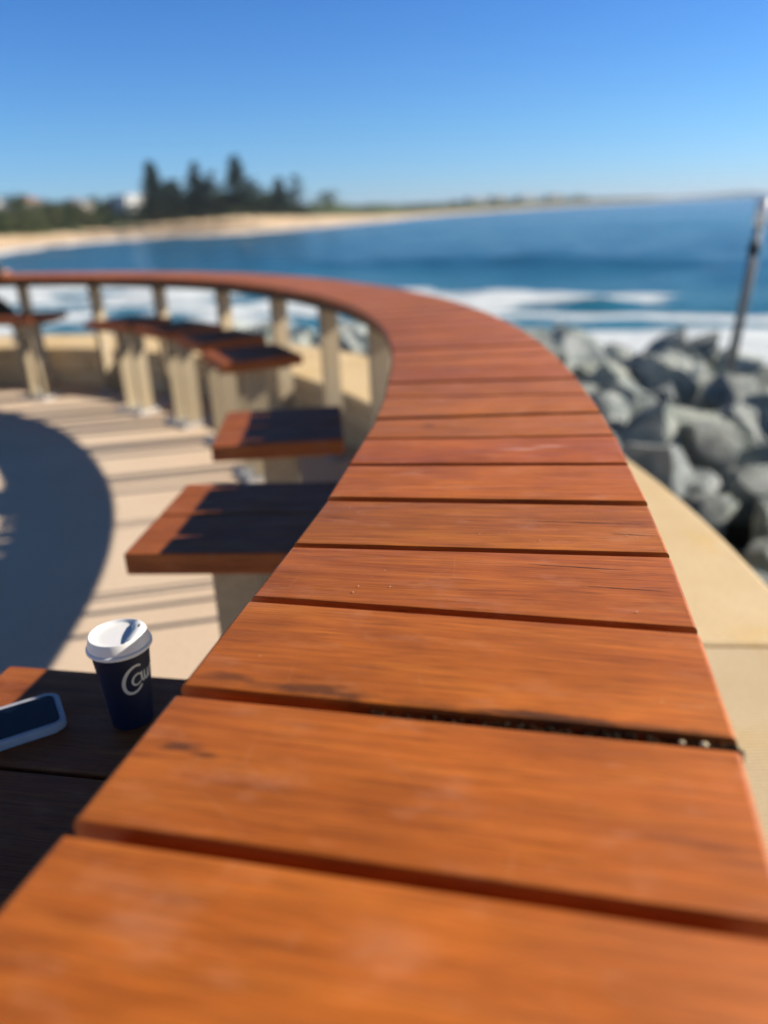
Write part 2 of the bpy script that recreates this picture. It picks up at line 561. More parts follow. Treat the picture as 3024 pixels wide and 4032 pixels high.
TH = .026
for i in range(len(st) - 1):
    (a0, b0), (a1, b1) = st[i], st[i + 1]
    g0 = .0055 if i > 0 else .004
    mid = (a0 + b0 + a1 + b1) / 4
    ax = ((b0 - a0) + (b1 - a1)).normalized()
    ang = math.atan2(ax.y, ax.x)
    mi = Matrix.Translation(mid) @ Matrix.Rotation(ang, 4, 'Z')
    inv = mi.inverted()
    la0, lb0, la1, lb1 = [inv @ q for q in (a0, b0, a1, b1)]
    g1 = .0066 + random.uniform(-.0006, .0012)
    g0 = .0066 + random.uniform(-.0006, .0012)
    corners = [(la0 + Vector((0, g0, 0))), (lb0 + Vector((0, g0, 0))), (lb1 - Vector((0, g1, 0))), (la1 - Vector((0, g1, 0)))]
    bm = bmesh.new()
    lo = [bm.verts.new((q.x, q.y, -TH)) for q in corners]
    hi = [bm.verts.new((q.x, q.y, 0)) for q in corners]
    bm.faces.new(hi); bm.faces.new(lo[::-1])
    for k in range(4):
        bm.faces.new((lo[k], lo[(k + 1) % 4], hi[(k + 1) % 4], hi[k]))
    near = i < 22
    top_e = [e for e in bm.edges]
    # long edges carry a small pencil round, the ends a larger one
    endtop = [e for e in bm.edges if e.verts[0].co.z > -.001 and e.verts[1].co.z > -.001 and abs(e.verts[0].co.x - e.verts[1].co.x) < .06]
    bmesh.ops.bevel(bm, geom=endtop, offset=.006, segments=4 if near else 2, profile=.5, affect='EDGES')
    if near:
        rest = [e for e in bm.edges if e.calc_length() > .25]
        bmesh.ops.bevel(bm, geom=rest, offset=.0030, segments=3, profile=.5, affect='EDGES')
        # faint unevenness of the sawn top
    me = mesh_from_bm('plank', bm, False)
    if near:
        for p in me.polygons:
            p.use_smooth = True
        me.set_sharp_from_angle(angle=R(50))
    o = link('plank', me, M[{5: 'plank_knot', 6: 'plank_stained', 4: 'plank_pale', 10: 'plank_scuffed', 11: 'plank_knot2'}.get(i, 'plank')], bar)
    o.location = bi @ Vector((mid.x, mid.y, BAR + random.uniform(-.0009, .0009)))
    o.rotation_euler = (random.uniform(-.003, .003), 0, ang)
    if i in TONES:
        o.color = (*TONES[i], 1)
    else:
        k = random.uniform(.90, 1.08)
        o.color = (k, k * random.uniform(.93, 1.05), k * random.uniform(.95, 1.1), 1)
# bearers beneath, plus an added light-blocking strip
def strip(name, s0, s1, o0, o1, z0, z1, mat, parent, inv):
    bm = bmesh.new(); rows = []
    n = int((s1 - s0) / .1)
    for i in range(n + 1):
        s = s0 + (s1 - s0) * i / n
        rows.append([bm.verts.new(inv @ P(s, o, z)) for o, z in ((o0, z0), (o1, z0), (o1, z1), (o0, z1))])
    for a, b in zip(rows, rows[1:]):
        for k in range(4):
            bm.faces.new((a[k], a[(k + 1) % 4], b[(k + 1) % 4], b[k]))
    bm.faces.new(rows[0]); bm.faces.new(rows[-1][::-1])
    return link(name, mesh_from_bm(name, bm), mat, parent)
strip('gap_light_blocker', .4, LEN - .3, -.188, .188, BAR - TH - .0080, BAR - TH - .0035, M['bearer'], bar, bi)  # added unseen strip, stops light coming through the plank gaps
strip('bearer', .4, LEN - .3, -.165, -.12, BAR - TH - .045, BAR - TH - .0085, M['bearer'], bar, bi)
strip('bearer', .4, LEN - .3, .11, .155, BAR - TH - .045, BAR - TH - .0085, M['bearer'], bar, bi)
# posts
POSTS = [(-.04, 3.26), (-.27, 3.9), (-.6, 4.44), (-.99, 4.96), (-1.46, 5.46), (-1.98, 5.88), (-2.59, 6.36)]
ss = sorted(s_of(q) for q in POSTS)
while ss[0] > .9: ss.insert(0, ss[0] - .70)
while ss[-1] < LEN - 1: ss.append(ss[-1] + .70)
for s in ss:
    q = P(s, -.075)
    d = T(s)
    rz = math.atan2(d.y, d.x)
    ph_ = BAR - TH - .048
    bm = box_bm(.009, .085, ph_ - .012, c=(-.019, 0, .006), bev=.0015, seg=1)
    me_ = bpy.data.meshes.new('t'); b2 = box_bm(.009, .085, ph_ - .012, c=(.019, 0, .006), bev=.0015, seg=1)
    b2.to_mesh(me_); b2.free(); bm.from_mesh(me_); bpy.data.meshes.remove(me_)
    b3 = box_bm(.029, .050, .010, c=(0, 0, ph_ / 2 - .02)); me_ = bpy.data.meshes.new('t'); b3.to_mesh(me_); b3.free(); bm.from_mesh(me_); bpy.data.meshes.remove(me_)
    po = link('post', mesh_from_bm('post', bm), M['post'], bar)
    po.location = bi @ Vector((q.x, q.y, ph_ / 2))
    po.rotation_euler.z = rz
    po.rotation_euler.z = rz
    pl = box('base_plate', (.15, .12, .012), (0, 0, -ph_ / 2 + .006), M['steel'], po, bev=.003)

# ------------------------------------------------------------------ dark litter wedged in one gap
def gap_pt(gi, u, side=0, z=0):
    a, b = st[nfirst + gi]
    q = a.lerp(b, u)
    return Vector((q.x, q.y + side, BAR + z))
bm = bmesh.new()
rr = random.Random(5)
for k in range(620):
    u = 1 - (rr.random() ** 1.5) * .62
    q = gap_pt(1, u, rr.uniform(-.0058, .0066), rr.uniform(-.010, -.0040))
    r_ = rr.uniform(.0006, .0015)
    m_ = Matrix.Translation(q) @ Matrix.Rotation(rr.uniform(0, 3), 4, 'Z') @ Matrix.Diagonal((r_ * rr.uniform(1, 2.4), r_, r_ * .8, 1))
    bmesh.ops.create_icosphere(bm, subdivisions=1, radius=1, matrix=m_)
link('grit', mesh_from_bm('grit', bm), M['grit'], kind='stuff', label='dark grit and dirt packed in the gap between two planks of the bar top', category='grit')
for k, (u, w) in enumerate(((.945, .0030), (.91, .0022))):
    q = gap_pt(1, u, .0005, -.0030)
    bm = bmesh.new()
    bmesh.ops.create_icosphere(bm, subdivisions=2, radius=1, matrix=Matrix.Diagonal((w, w * .8, w * .6, 1)))
    link('crumb', mesh_from_bm('crumb', bm, True), M['seed'], label=('larger' if k == 0 else 'smaller') + ' pale crumb in the dirty plank gap, near the seaward end', category='crumb').location = q
bm = bmesh.new()
rq = random.Random(77)
for k in range(20):
    q = gap_pt(rq.choice((1, 2, 2, 3, 3, 4)), rq.uniform(.05, .95)); q.y += rq.uniform(.02, .12); q.z = BAR + .0006
    r_ = rq.uniform(.0003, .0007)
    bmesh.ops.create_icosphere(bm, subdivisions=1, radius=1, matrix=Matrix.Translation(q) @ Matrix.Rotation(rq.uniform(0, 3), 4, 'Z') @ Matrix.Diagonal((r_ * rq.uniform(1, 2.2), r_, r_ * .7, 1)))
link('crumbs', mesh_from_bm('crumbs', bm), M['seed'], kind='stuff', label='tiny pale specks of sand and salt scattered over the bar planks', category='crumbs')
# cracks at the right-hand plank ends (thin dark splits)
def ribbon(name, pts_, w, mat, z, parent=None, **pr):
    bm = bmesh.new(); prev = None
    for k, q in enumerate(pts_):
        u = k / (len(pts_) - 1)
        ww = w * math.sin(PI * min(1, u * .9 + .08)) * rr.uniform(.4, 1)
        a = bm.verts.new((q[0], q[1] - ww, z)); b = bm.verts.new((q[0], q[1] + ww, z))
        if prev: bm.faces.new((prev[0], a, b, prev[1]))
        prev = (a, b)
    return link(name, mesh_from_bm(name, bm), mat, parent, **pr)
planks = [c_ for c_ in bar.children if c_.name.startswith('plank')]
for (pi_, x0, x1, y) in ((nfirst + 3, .045, .196, .012), (nfirst + 3, .15, .198, -.022), (nfirst + 2, .11, .196, -.004), (nfirst + 2, .06, .17, .04), (nfirst + 3, -.19, -.15, .01)):
    L_ = [(x0 + (x1 - x0) * k / 14, y + rr.uniform(-.0004, .0004) - .004 * k / 14) for k in range(15)]
    ribbon('crack', L_, .00075, M['stain'], .0003, planks[pi_])

# ------------------------------------------------------------------ stools
SEAT_Z = .60
def make_stool():
    root = empty('bar_stool', (0, 0, 0), category='stool', group='fixed timber stools along the curved bar')
    for k in range(2):
        y = (k - .5) * .2085
        sl = box('seat_slat', (.375, .202, .046), (0, y, SEAT_Z - .023), M['seat_wood'], root, bev=.004, seg=3)
        k_ = random.uniform(.9, 1.05)
        sl.color = (k_, k_ * .97, k_, 1)
    box('seat_bracket', (.27, .30, .018), (.005, 0, SEAT_Z - .0555), M['stool_support'], root, bev=.003)
    ch_ = SEAT_Z - .0645 - .015
    for sy in (-1, 1):
        box('column_blade', (.100, .012, ch_), (-.01, sy * .075, .015 + ch_ / 2), M['stool_support'], root, bev=.002)
    box('column_web', (.050, .137, .08), (-.01, 0, .015 + ch_ - .045), M['stool_support'], root)
    bp = box('base_plate', (.21, .25, .014), (-.01, 0, .008), M['steel'], root, bev=.003)
    for sx in (-1, 1):
        for sy in (-1, 1):
            bm = bmesh.new()
            bmesh.ops.create_cone(bm, cap_ends=True, segments=6, radius1=.011, radius2=.011, depth=.014)
            link('bolt', mesh_from_bm('bolt', bm), M['steel'], bp).location = (sx * .085, sy * .108, .014)
    return root
stools = [(-.415, .74), (-.305, 1.555), (-.305, 2.305), (-.60, 3.66), (-.86, 4.27), (-1.20, 4.76), (-1.62, 5.16), (-2.52, 5.72), (-3.13, 5.80)]
slab = ['nearest timber stool, holding the navy coffee cup and the phone',
        'second timber stool from the cup, big and square beside the bar edge',
        'third timber stool from the cup, half hidden by the curving bar',
        'fourth timber stool, first of the distant row beyond the empty gap',
        'fifth timber stool, between the fourth and sixth in the distant row',
        'sixth timber stool, in the middle of the distant row by the posts',
        'seventh timber stool, last of the close distant row under the bar',
        'timber stool on its own near the left end of the curved bar',
        'timber stool under the seated person in dark clothes at far left']
proto = make_stool()
for k, (x, y) in enumerate(stools):
    o = proto if k == 0 else copy_tree(proto)
    d = T(s_of((x + .4, y + .08)) if k < 3 else s_of((x, y)))
    o.location = (x, y, 0)
    o.rotation_euler.z = math.atan2(d.y, d.x) - PI / 2
    o['label'] = slab[k]

# ------------------------------------------------------------------ cup
cup = empty('coffee_cup', (-.336, .836, SEAT_Z + .0005), label='navy takeaway coffee cup with white lid and cream script standing on the nearest stool', category='cup')
RB, RT, CH = .0255, .0362, .116
def cr(z): return RB + (RT - RB) * z / CH
lathe('cup_body', [(0, .004), (RB - .001, .004), (RB - .001, 0), (RB, 0), (RT, CH), (RT - .001, CH)], M['navy'], cup, 72)
lathe('lid', [(RT - .001, CH - .008), (.0386, CH - .0085), (.0398, CH - .0070), (.0398, CH - .0040), (.0386, CH - .0028), (.0376, CH - .0022), (.0372, CH + .0010),
              (.0352, CH + .0095), (.0346, CH + .0110), (.0334, CH + .0112), (.0324, CH + .0100), (.0316, CH + .0078), (.0296, CH + .0070), (.0200, CH + .0070), (.0, CH + .0070)],
      M['lid'], cup, 72)
# raised sip part of the lid
bm = bmesh.new()
lid_pts = []
n = 20
def lp(r, a, z): return (r * math.cos(a), r * math.sin(a), z)
a0, a1 = R(-62), R(62)
rows = []
for k in range(n + 1):
    a = a0 + (a1 - a0) * k / n
    e = math.sin(PI * k / n) ** .5
    zt = CH + .0080 + .0070 * e
    rin = .0300 - .0115 * e
    rows.append([bm.verts.new(lp(.0338, a, CH + .0100)), bm.verts.new(lp(.0334, a, max(CH + .0125, zt - .001))), bm.verts.new(lp(.0322, a, zt + .0004)),
                 bm.verts.new(lp(.5 * (.0322 + rin), a, zt)), bm.verts.new(lp(rin, a, zt - .001 * e)), bm.verts.new(lp(rin - .0025, a, CH + .0080))])
for a, b in zip(rows, rows[1:]):
    for j in range(5):
        bm.faces.new((a[j], a[j + 1], b[j + 1], b[j]))
o = link('sip_ridge', mesh_from_bm('sip_ridge', bm, True), M['lid'], cup)
o.rotation_euler.z = R(5)
bm = bmesh.new()
bmesh.ops.create_circle(bm, cap_ends=True, segments=20, radius=1, matrix=Matrix.Diagonal((.0014, .0040, 1, 1)))
o = link('sip_hole', mesh_from_bm('sip_hole', bm), M['black'], cup)
o.location = (.0275 * math.cos(R(5)), .0275 * math.sin(R(5)), CH + .0181)
o.rotation_euler.z = R(5)
# script on the cup: strokes laid on the cone
def cup_stroke(bm, path, w, a_c, z_c, lift=.00025):
    # path in metres: u to the right along the wall, v up
    prev = None
    n = len(path)
    for k in range(n):
        u, v_ = path[k]
        u2, v2 = path[min(k + 1, n - 1)]; u1, v1 = path[max(k - 1, 0)]
        tx, ty = u2 - u1, v2 - v1
        L_ = math.hypot(tx, ty) or 1
        ww = w * (.6 + .4 * math.sin(PI * k / (n - 1)))
        nx, ny = -ty / L_ * ww, tx / L_ * ww
        pr = []
        for sgn in (-1, 1):
            uu, vv_ = u + nx * sgn, v_ + ny * sgn
            z = z_c + vv_; r = cr(z) + lift
            a = a_c + uu / r
            pr.append(bm.verts.new((r * math.cos(a), r * math.sin(a), z)))
        if prev: bm.faces.new((prev[0], prev[1], pr[1], pr[0]))
        prev = pr
def arc_path(cx0, cy0, rx, ry, d0, d1, n=22, slant=.2):
    o_ = []
    for k in range(n):
        a = R(d0 + (d1 - d0) * k / (n - 1))
        x, y = cx0 + rx * math.cos(a), cy0 + ry * math.sin(a)
        o_.append((x + slant * y, y))
    return o_
bm = bmesh.new()
AC, ZC = R(-50), .074
cup_stroke(bm, arc_path(0, 0, .0135, .0190, 62, 325, 40), .0022, AC, ZC)
cup_stroke(bm, arc_path(.0035, -.001, .0062, .0075, 30, 330, 26), .0014, AC, ZC)                # o / a bowl
cup_stroke(bm, [(.0105, .0075), (.0098, .002), (.0100, -.004), (.0120, -.0068), (.0145, -.0055)], .0014, AC, ZC)
cup_stroke(bm, [(.0150, .0070), (.0142, 0), (.0150, -.0055), (.0178, -.0070), (.0205, -.002), (.0212, .0065)], .0014, AC, ZC)
cup_stroke(bm, [(.0212, .0065), (.0208, -.002), (.0222, -.0068), (.0245, -.0055)], .0014, AC, ZC)
cup_stroke(bm, [(.0262, .0065), (.0258, 0), (.0255, -.0068)], .0014, AC, ZC)
cup_stroke(bm, arc_path(.0300, -.0015, .0042, .0075, 170, 20, 14), .0014, AC, ZC)
link('script_logo', mesh_from_bm('script_logo', bm), M['cream_print'], cup)
bm = bmesh.new()
for k in range(6):
    z0 = .022 + k * .0075
    cup_stroke(bm, [(0, z0), (.0004, z0 + .0025), (0, z0 + .005)], .0011, R(-150), 0)
    if k % 2 == 0:
        cup_stroke(bm, [(.0012, z0 + .003), (.0028, z0 + .003)], .0009, R(-150), 0)
link('small_print', mesh_from_bm('small_print', bm), M['cream_print'], cup)

# ------------------------------------------------------------------ phone
pc = Vector((-.4328, .853, 0))
ph = empty('phone', (-.502, .815, SEAT_Z + .0005), label='smartphone with dark screen in a pale grey case lying on the nearest stool', category='phone')
ph.rotation_euler.z = math.atan2(.49, .87)
def rrect(w, l, r, z0, z1, seg=8, bev=0):
    bm = bmesh.new()
    pts_ = []
    for cx0, cy0, d0 in ((w / 2 - r, l / 2 - r, 0), (-w / 2 + r, l / 2 - r, 90), (-w / 2 + r, -l / 2 + r, 180), (w / 2 - r, -l / 2 + r, 270)):
        for k in range(seg + 1):
            a = R(d0 + 90 * k / seg)
            pts_.append((cx0 + r * math.cos(a), cy0 + r * math.sin(a)))
    lo = [bm.verts.new((x, y, z0)) for x, y in pts_]
    hi = [bm.verts.new((x, y, z1)) for x, y in pts_]
    bm.faces.new(lo[::-1]); f = bm.faces.new(hi)
    n = len(pts_)
    for k in range(n):
        bm.faces.new((lo[k], lo[(k + 1) % n], hi[(k + 1) % n], hi[k]))
    if bev:
        ed = [e for e in bm.edges if e.verts[0].co.z == e.verts[1].co.z]
        bmesh.ops.bevel(bm, geom=ed, offset=bev, segments=3, profile=.5, affect='EDGES')
    return bm
PW, PL = .082, .158
link('case', mesh_from_bm('case', rrect(PL, PW, .0145, 0, .0118, bev=.0028), True), M['phone_case'], ph)
link('screen', mesh_from_bm('screen', rrect(PL - .013, PW - .013, .0095, .0100, .0123, bev=.0004)), M['phone_glass'], ph)

# ------------------------------------------------------------------ boulders
def rock_mesh(seed, flat=.7):
    r_ = random.Random(seed)
    bm = bmesh.new()
    bmesh.ops.create_cube(bm, size=2)
    for k in range(11):
        nrm = Vector((r_.gauss(0, 1), r_.gauss(0, 1), r_.gauss(0, .8))).normalized()
        geom = list(bm.verts) + list(bm.edges) + list(bm.faces)
        bmesh.ops.bisect_plane(bm, geom=geom, plane_co=nrm * r_.uniform(.62, .95), plane_no=nrm, clear_outer=True)
        ed = [e for e in bm.edges if e.is_boundary]
        if ed:
            bmesh.ops.holes_fill(bm, edges=ed, sides=0)
    bmesh.ops.bevel(bm, geom=list(bm.edges), offset=.05, segments=1, profile=.5, affect='EDGES')
    bmesh.ops.triangulate(bm, faces=bm.faces)
    bmesh.ops.subdivide_edges(bm, edges=[e for e in bm.edges if e.calc_length() > .4], cuts=1)
    bmesh.ops.triangulate(bm, faces=bm.faces)
    for q in bm.verts:
        nn_ = noise.noise_vector(q.co * 1.7 + Vector((seed, 0, 0)))
        q.co += nn_ * .11 + noise.noise_vector(q.co * 4.2 + Vector((0, seed, 0))) * .045
        q.co.z *= flat
    me = mesh_from_bm('boulder', bm, True)
    me.set_sharp_from_angle(angle=R(28))
    me.materials.append(M['rock'])
    return me
ROCKS = [rock_mesh(k + 3, random.uniform(.55, .85)) for k in range(12)]
rs = random.Random(21)
placed = []
def add_rock(x, y, z, r, label, group, mesh=None, rot=None):
    o = link('boulder', mesh or rs.choice(ROCKS), label=label, category='boulder', group=group)
    o.location = (x, y, z)
    o.scale = (r * rs.uniform(.85, 1.25), r * rs.uniform(.8, 1.1), r * rs.uniform(.75, 1.05))
    o.rotation_euler = rot or (rs.uniform(-.5, .5), rs.uniform(-.5, .5), rs.uniform(0, 6.28))
    k = rs.uniform(.62, 1.15)
    o.color = (k, k, k * rs.uniform(.95, 1.06), 1)
    placed.append((x, y, r))
    return o
LBL_N = 'blue-grey angular boulder in the rock bank right beside the bright sandstone wall'
LBL_F = 'blue-grey boulder low in the rock bank next to the foaming sea'
GRP = 'boulders of the sea wall rock bank'
def top_z(s, d):
    y = C(s).y
    fwd = min(1, max(0, (y - 3.0) / 2.2))
    base = (-.55 - .17 * d) * (1 - fwd) + (-.22 - .068 * d) * fwd
    if d > 6.5: base -= (d - 6.5) * .45
    return base
cand = []
d = .50
while d < 13:
    s = .9
    while s < LEN - 1.6:
        off = .72 + d
        p0 = P(s, off)
        fac = max(.3, (P(s + .1, off) - P(s - .1, off)).length / .2)
        s += .46 * (1 + d * .05) * rs.uniform(.85, 1.15) / fac
        if p0.y < .2 or p0.x < -14: continue
        if p0.x > 3 + p0.y * .75: continue
        x, y = p0.x + rs.uniform(-.16, .16), p0.y + rs.uniform(-.16, .16)
        r = rs.choice((rs.uniform(.16, .32), rs.uniform(.24, .45))) * (1 + d * .05) if d > .7 else rs.uniform(.26, .34)
        if d < .7: x, y = p0.x, p0.y
        z = top_z(s, d) - r * .55 + rs.uniform(-.13, .13)
        if z < SEA - .5: continue
        cand.append((r / math.hypot(x, y) * (1.0 if -.62 < x / max(y, .1) < .62 else .3), x, y, z, r, d))
    d += .46 * (1 + d * .05)
cand.sort(reverse=True)
print('boulders', len(cand))
def zone(x, y, d):
    if x / y > .1:
        if y < 4.5: return 'blue-grey boulder among those nearest to the bright sandstone coping on the right'
        if y < 9: return 'blue-grey boulder halfway down the rock bank right of the bar'
        return 'blue-grey boulder at the foaming water edge right of the bar'
    if d < 4: return 'blue-grey boulder seen under the bar between the posts, close behind the sea wall'
    return 'blue-grey boulder seen under the bar between the posts, down by the surf'
for (k_, x, y, z, r, d) in cand[:290]:
    add_rock(x, y, z, r, zone(x, y, d), GRP)
bm = bmesh.new()
for (k_, x, y, z, r, d) in cand[290:]:
    n0 = len(bm.verts)
    bm.from_mesh(rs.choice(ROCKS))
    mm = Matrix.Translation((x, y, z)) @ Matrix.Rotation(rs.uniform(0, 6), 4, 'Z') @ Matrix.Rotation(rs.uniform(-.4, .4), 4, 'X') @ Matrix.Diagonal((r * rs.uniform(.85, 1.25), r, r * .9, 1))
    bm.verts.ensure_lookup_table()
    bmesh.ops.transform(bm, matrix=mm, verts=bm.verts[n0:])
link('boulders', mesh_from_bm('boulders', bm), M['rock'], kind='stuff', label='further small boulders of the rock bank around the sea wall', category='boulders')
# named large ones on the right
for (x, y, z, r, rz, ml, lab) in (
        (3.45, 7.75, -1.05, .80, .5, 3, 'large flat-topped boulder with a black shadowed side, beneath the leaning pole'),
        (2.2, 5.0, -1.45, .55, 1.2, 5, 'rounded pale boulder just outside the bar edge, left of the large flat one'),
        (2.0, 3.5, -1.15, .48, 2.0, 7, 'pale ridge-backed boulder low on the right, next to the sandstone coping')):
    o = add_rock(x, y, z, r, lab, GRP, ROCKS[ml], (.12, -.1, rz))

# rubble bed under the boulders so no gaps open to nothing
bm = bmesh.new()
rows = []
S0, S1 = .9, LEN - 1.0
nS = int((S1 - S0) / .35)
for i in range(nS + 1):
    s = S0 + (S1 - S0) * i / nS
    row = []
    for j in range(22):
        d = .69 + j * .8
        q = P(s, d)
        z = top_z(s, d) - .60 + .22 * noise.noise(Vector((q.x * 1.3, q.y * 1.3, 3)))
        row.append(bm.verts.new((q.x, q.y, max(z, -6.4))))
    rows.append(row)
for a, b in zip(rows, rows[1:]):
    for j in range(21):
        bm.faces.new((a[j], a[j + 1], b[j + 1], b[j]))
t = NT('rubble_gap_shade')
M['rubble'] = t.set(t.ramp(t.noise(t.coord(), 3, 6, .7), [(.3, (.02, .024, .022)), (.7, (.07, .075, .065))]), .9)  # colour kept dark to paint the shade in the boulder gaps
link('rubble', mesh_from_bm('rubble', bm, True), M['rubble'], kind='stuff', label='rubble between the boulders, coloured dark as the shade in the hollows', category='rubble')

# ------------------------------------------------------------------ leaning pole by the rocks
base = Vector((3.57, 7.85, -.85))
tipd = Vector((.088, 0, 1)).normalized()
pole = empty('leaning_pole', base, label='weathered grey pole with a white cap leaning right among the rocks at the water edge', category='pole')
bm = bmesh.new()
L_ = 1.80
tube_bm(bm, (0, 0, 0), tipd * L_, .040, .036, 14)
for sgn in (-1, 1):
    tube_bm(bm, Vector((sgn * .042, -.02, 0)), tipd * (L_ - .35) + Vector((sgn * .036, -.03, 0)), .014, .012, 8)
link('shaft', mesh_from_bm('shaft', bm, True), M['grey_pole'], pole)
bm = bmesh.new()
tube_bm(bm, tipd * (L_ - .02), tipd * (L_ + .22), .058, .064, 16)
bmesh.ops.bevel(bm, geom=[e for e in bm.edges if e.calc_face_angle(0) > 1], offset=.012, segments=2, affect='EDGES')
link('cap', mesh_from_bm('cap', bm, True), M['white_paint'], pole)
bm = bmesh.new()
tube_bm(bm, tipd * (L_ - .30), tipd * (L_ - .17), .055, .055, 14)
link('collar', mesh_from_bm('collar', bm, True), M['black'], pole)

# ------------------------------------------------------------------ sea
def Rf(th):
    d = math.degrees(th)
    K = [(-80, 80), (-26, 70), (-7.5, 55), (9.5, 45), (21, 36), (26, 31), (60, 26), (90, 24)]
    for (a, ra), (b, rb) in zip(K, K[1:]):
        if d <= b:
            u = max(0, (d - a) / (b - a))
            return ra + (rb - ra) * u
    return K[-1][1]
def bumpf(x, c, w): return math.exp(-((x - c) / w) ** 2)
NT_, NR_ = 420, 330
verts, faces, foam, shoal = [], [], [], []
rads = []
r_ = 7.0
for j in range(NR_):
    rads.append(r_)
    r_ *= 1.0235 if r_ < 3000 else 1.05
for j, r0 in enumerate(rads):
    for i in range(NT_):
        th = R(-100 + 200 * i / (NT_ - 1))
        x, y = r0 * math.sin(th), r0 * math.cos(th)
        q = y + .6 * x + 2.2 * noise.noise(Vector((x * .06, y * .06, 1)))
        fade = 1 / (1 + (r0 / 260) ** 2)
        n1 = noise.noise(Vector((x * .045, (y + .6 * x) * .09, 0)))
        n2 = noise.noise(Vector((x * .3, y * .3, 5)))
        n4 = noise.noise(Vector((x * .11, y * .16, 9)))
        z = (.22 * n1 + .26 * n4 + .12 * n2) * fade
        face = bumpf(x, 12.3, 1.5)
        z += .42 * max(0, .5 + n4 * .8 + face * .5) * bumpf(q, 50.0, 1.6)
        z += .75 * bumpf(q, 86, 5) * max(0, .25 + .8 * bumpf(x, 11, 9) + .5 * n1)
        z += .55 * bumpf(q, 71, 3.5) * max(0, bumpf(x, 26, 8) + .2 + .7 * n1)
        z += .5 * bumpf(q, 112, 6) * max(0, .4 + n1) + .5 * bumpf(q, 150, 8) * max(0, .4 - n1) + .5 * bumpf(q, 205, 10) * max(0, .4 + n1)
        verts.append((x, y, SEA + z))
        right = 1 / (1 + math.exp(max(-30, min(30, -(x - 4) / 1.5))))
        tail = 1 / (1 + math.exp(max(-30, min(30, (x - 17.5) / 1.2))))          # where the broken wave ends to the right
        f = 0
        if q < 59:
            band = min(1, max(0, (57 - q) / 2.5)) * min(1, max(0, (q - 43.5) / 2))
            lf = min(1, max(0, (56.5 - q) / 1.5)) * (.92 if q > 42 else .60)
            inner = min(1, max(0, (41.5 - q) / 2.0)) * .84 + .58 * min(1, max(0, (46 - q) / 1.5)) * min(1, max(0, (q - 40) / 2))
            rf = band * (.78 * tail + .12) + inner
            f = lf * (1 - right) + rf * right
            f -= 1.0 * face * bumpf(q, 48.6, 1.0)
            f += .70 * n4 + .18 * n1 + .45 * n2
            f = min(f, 1.0)
        f += .42 * bumpf(q, 66, 1.2) * max(0, n4 + .1)
        foam.append(max(0, f) * .88)
        shoal.append(max(0, min(1, (64 - q) / 22)) * .38 + .25 * face * bumpf(q, 48.8, 1.5) + .25 * max(0, min(1, (110 - q) / 60)))
for j in range(NR_ - 1):
    for i in range(NT_ - 1):
        a = j * NT_ + i
        faces.append((a, a + 1, a + NT_ + 1, a + NT_))
me = bpy.data.meshes.new('sea')
me.from_pydata(verts, [], faces)
me.attributes.new('foam', 'FLOAT', 'POINT').data.foreach_set('value', foam)
me.attributes.new('shoal', 'FLOAT', 'POINT').data.foreach_set('value', [min(1, q) for q in shoal])
me.shade_smooth()
link('sea', me, M['sea'], kind='structure')
print('sea radius', rads[-1])

# ------------------------------------------------------------------ the bay: beach and land behind
# rows: angle (deg, from forward, clockwise), distance of water edge
SHORE = [(-70, 90), (-50, 112), (-34, 140), (-27, 170), (-24.6, 184), (-17.4, 251), (-9.8, 253), (-3.3, 330), (.9, 422), (6.3, 683), (9.5, 860), (12.6, 1128), (15.5, 1400), (18.6, 1690), (21, 2300), (24, 3200)]
def interp(K, x):
    for (a, va), (b, vb) in zip(K, K[1:]):
        if x <= b:
            u = max(0, (x - a) / (b - a)); u = u
            return va + (vb - va) * u
    return K[-1][1]
def elev(r, px): return CAM_H + r * px / 1720.0       # height seen px pixels above the eye-level line at distance r
verts, faces, wet, green, surf = [], [], [], [], []
NA = 260
for i in range(NA):
    dg = -70 + 94 * i / (NA - 1)
    th = R(dg)
    rsh = interp(SHORE, dg)
    w = interp([(-70, 25), (-26, 42), (-17, 48), (-9, 60), (-3, 55), (2, 60), (9, 60), (24, 120)], dg)
    top = interp([(-70, 2), (-27, -.9), (-22, -1.9), (-17, -.9), (-9, .8), (-3, -.7), (2, -2.2), (9, -2.4), (16, -2), (21, -2), (24, -3)], dg)
    land = interp([(-70, 14), (-27, 9.0), (-20, 7), (-9, 6), (-3, 6.5), (3, 3.5), (9, 4), (16, 6), (19, 5), (22, 0), (24, -3)], dg)
    n_ = noise.noise(Vector((dg * .5, 0, 0)))
    prof = [(-.25, -6.2, 0, 0, 0), (-.06, SEA - .15, 0, 0, 0), (0, SEA + .12, 1, 0, .9), (.06, SEA + .35, 1, 0, .55), (.14, SEA + .7, .8, 0, 0), (.28, SEA + 1.3, .1, 0, 0), (.6, SEA + (top - SEA) * .6, 0, 0, 0),
            (.92, top, 0, 0, 0), (1.0, top + .6, 0, 1, 0), (1.3, top * .6 + land * .4 + n_, 0, 1, 0), (2.2, land + 1.5 * n_, 0, 1, 0), (4.0, land + n_, 0, 1, 0), (6, -3, 0, 1, 0)]
    for (u, z, we, gr, su) in prof:
        r0 = rsh + w * u + 4 * noise.noise(Vector((dg * 1.3, u, 4)))
        verts.append((r0 * math.sin(th), r0 * math.cos(th), z))
        wet.append(we); green.append(gr); surf.append(su)
K_ = 13
for i in range(NA - 1):
    for j in range(K_ - 1):
        a = i * K_ + j
        faces.append((a, a + 1, a + K_ + 1, a + K_))
me = bpy.data.meshes.new('beach')
me.from_pydata(verts, [], faces)
for nm, arr in (('wet', wet), ('green', green), ('surf', surf)):
    me.attributes.new(nm, 'FLOAT', 'POINT').data.foreach_set('value', arr)
me.shade_smooth()
link('beach', me, M['land'], kind='structure')
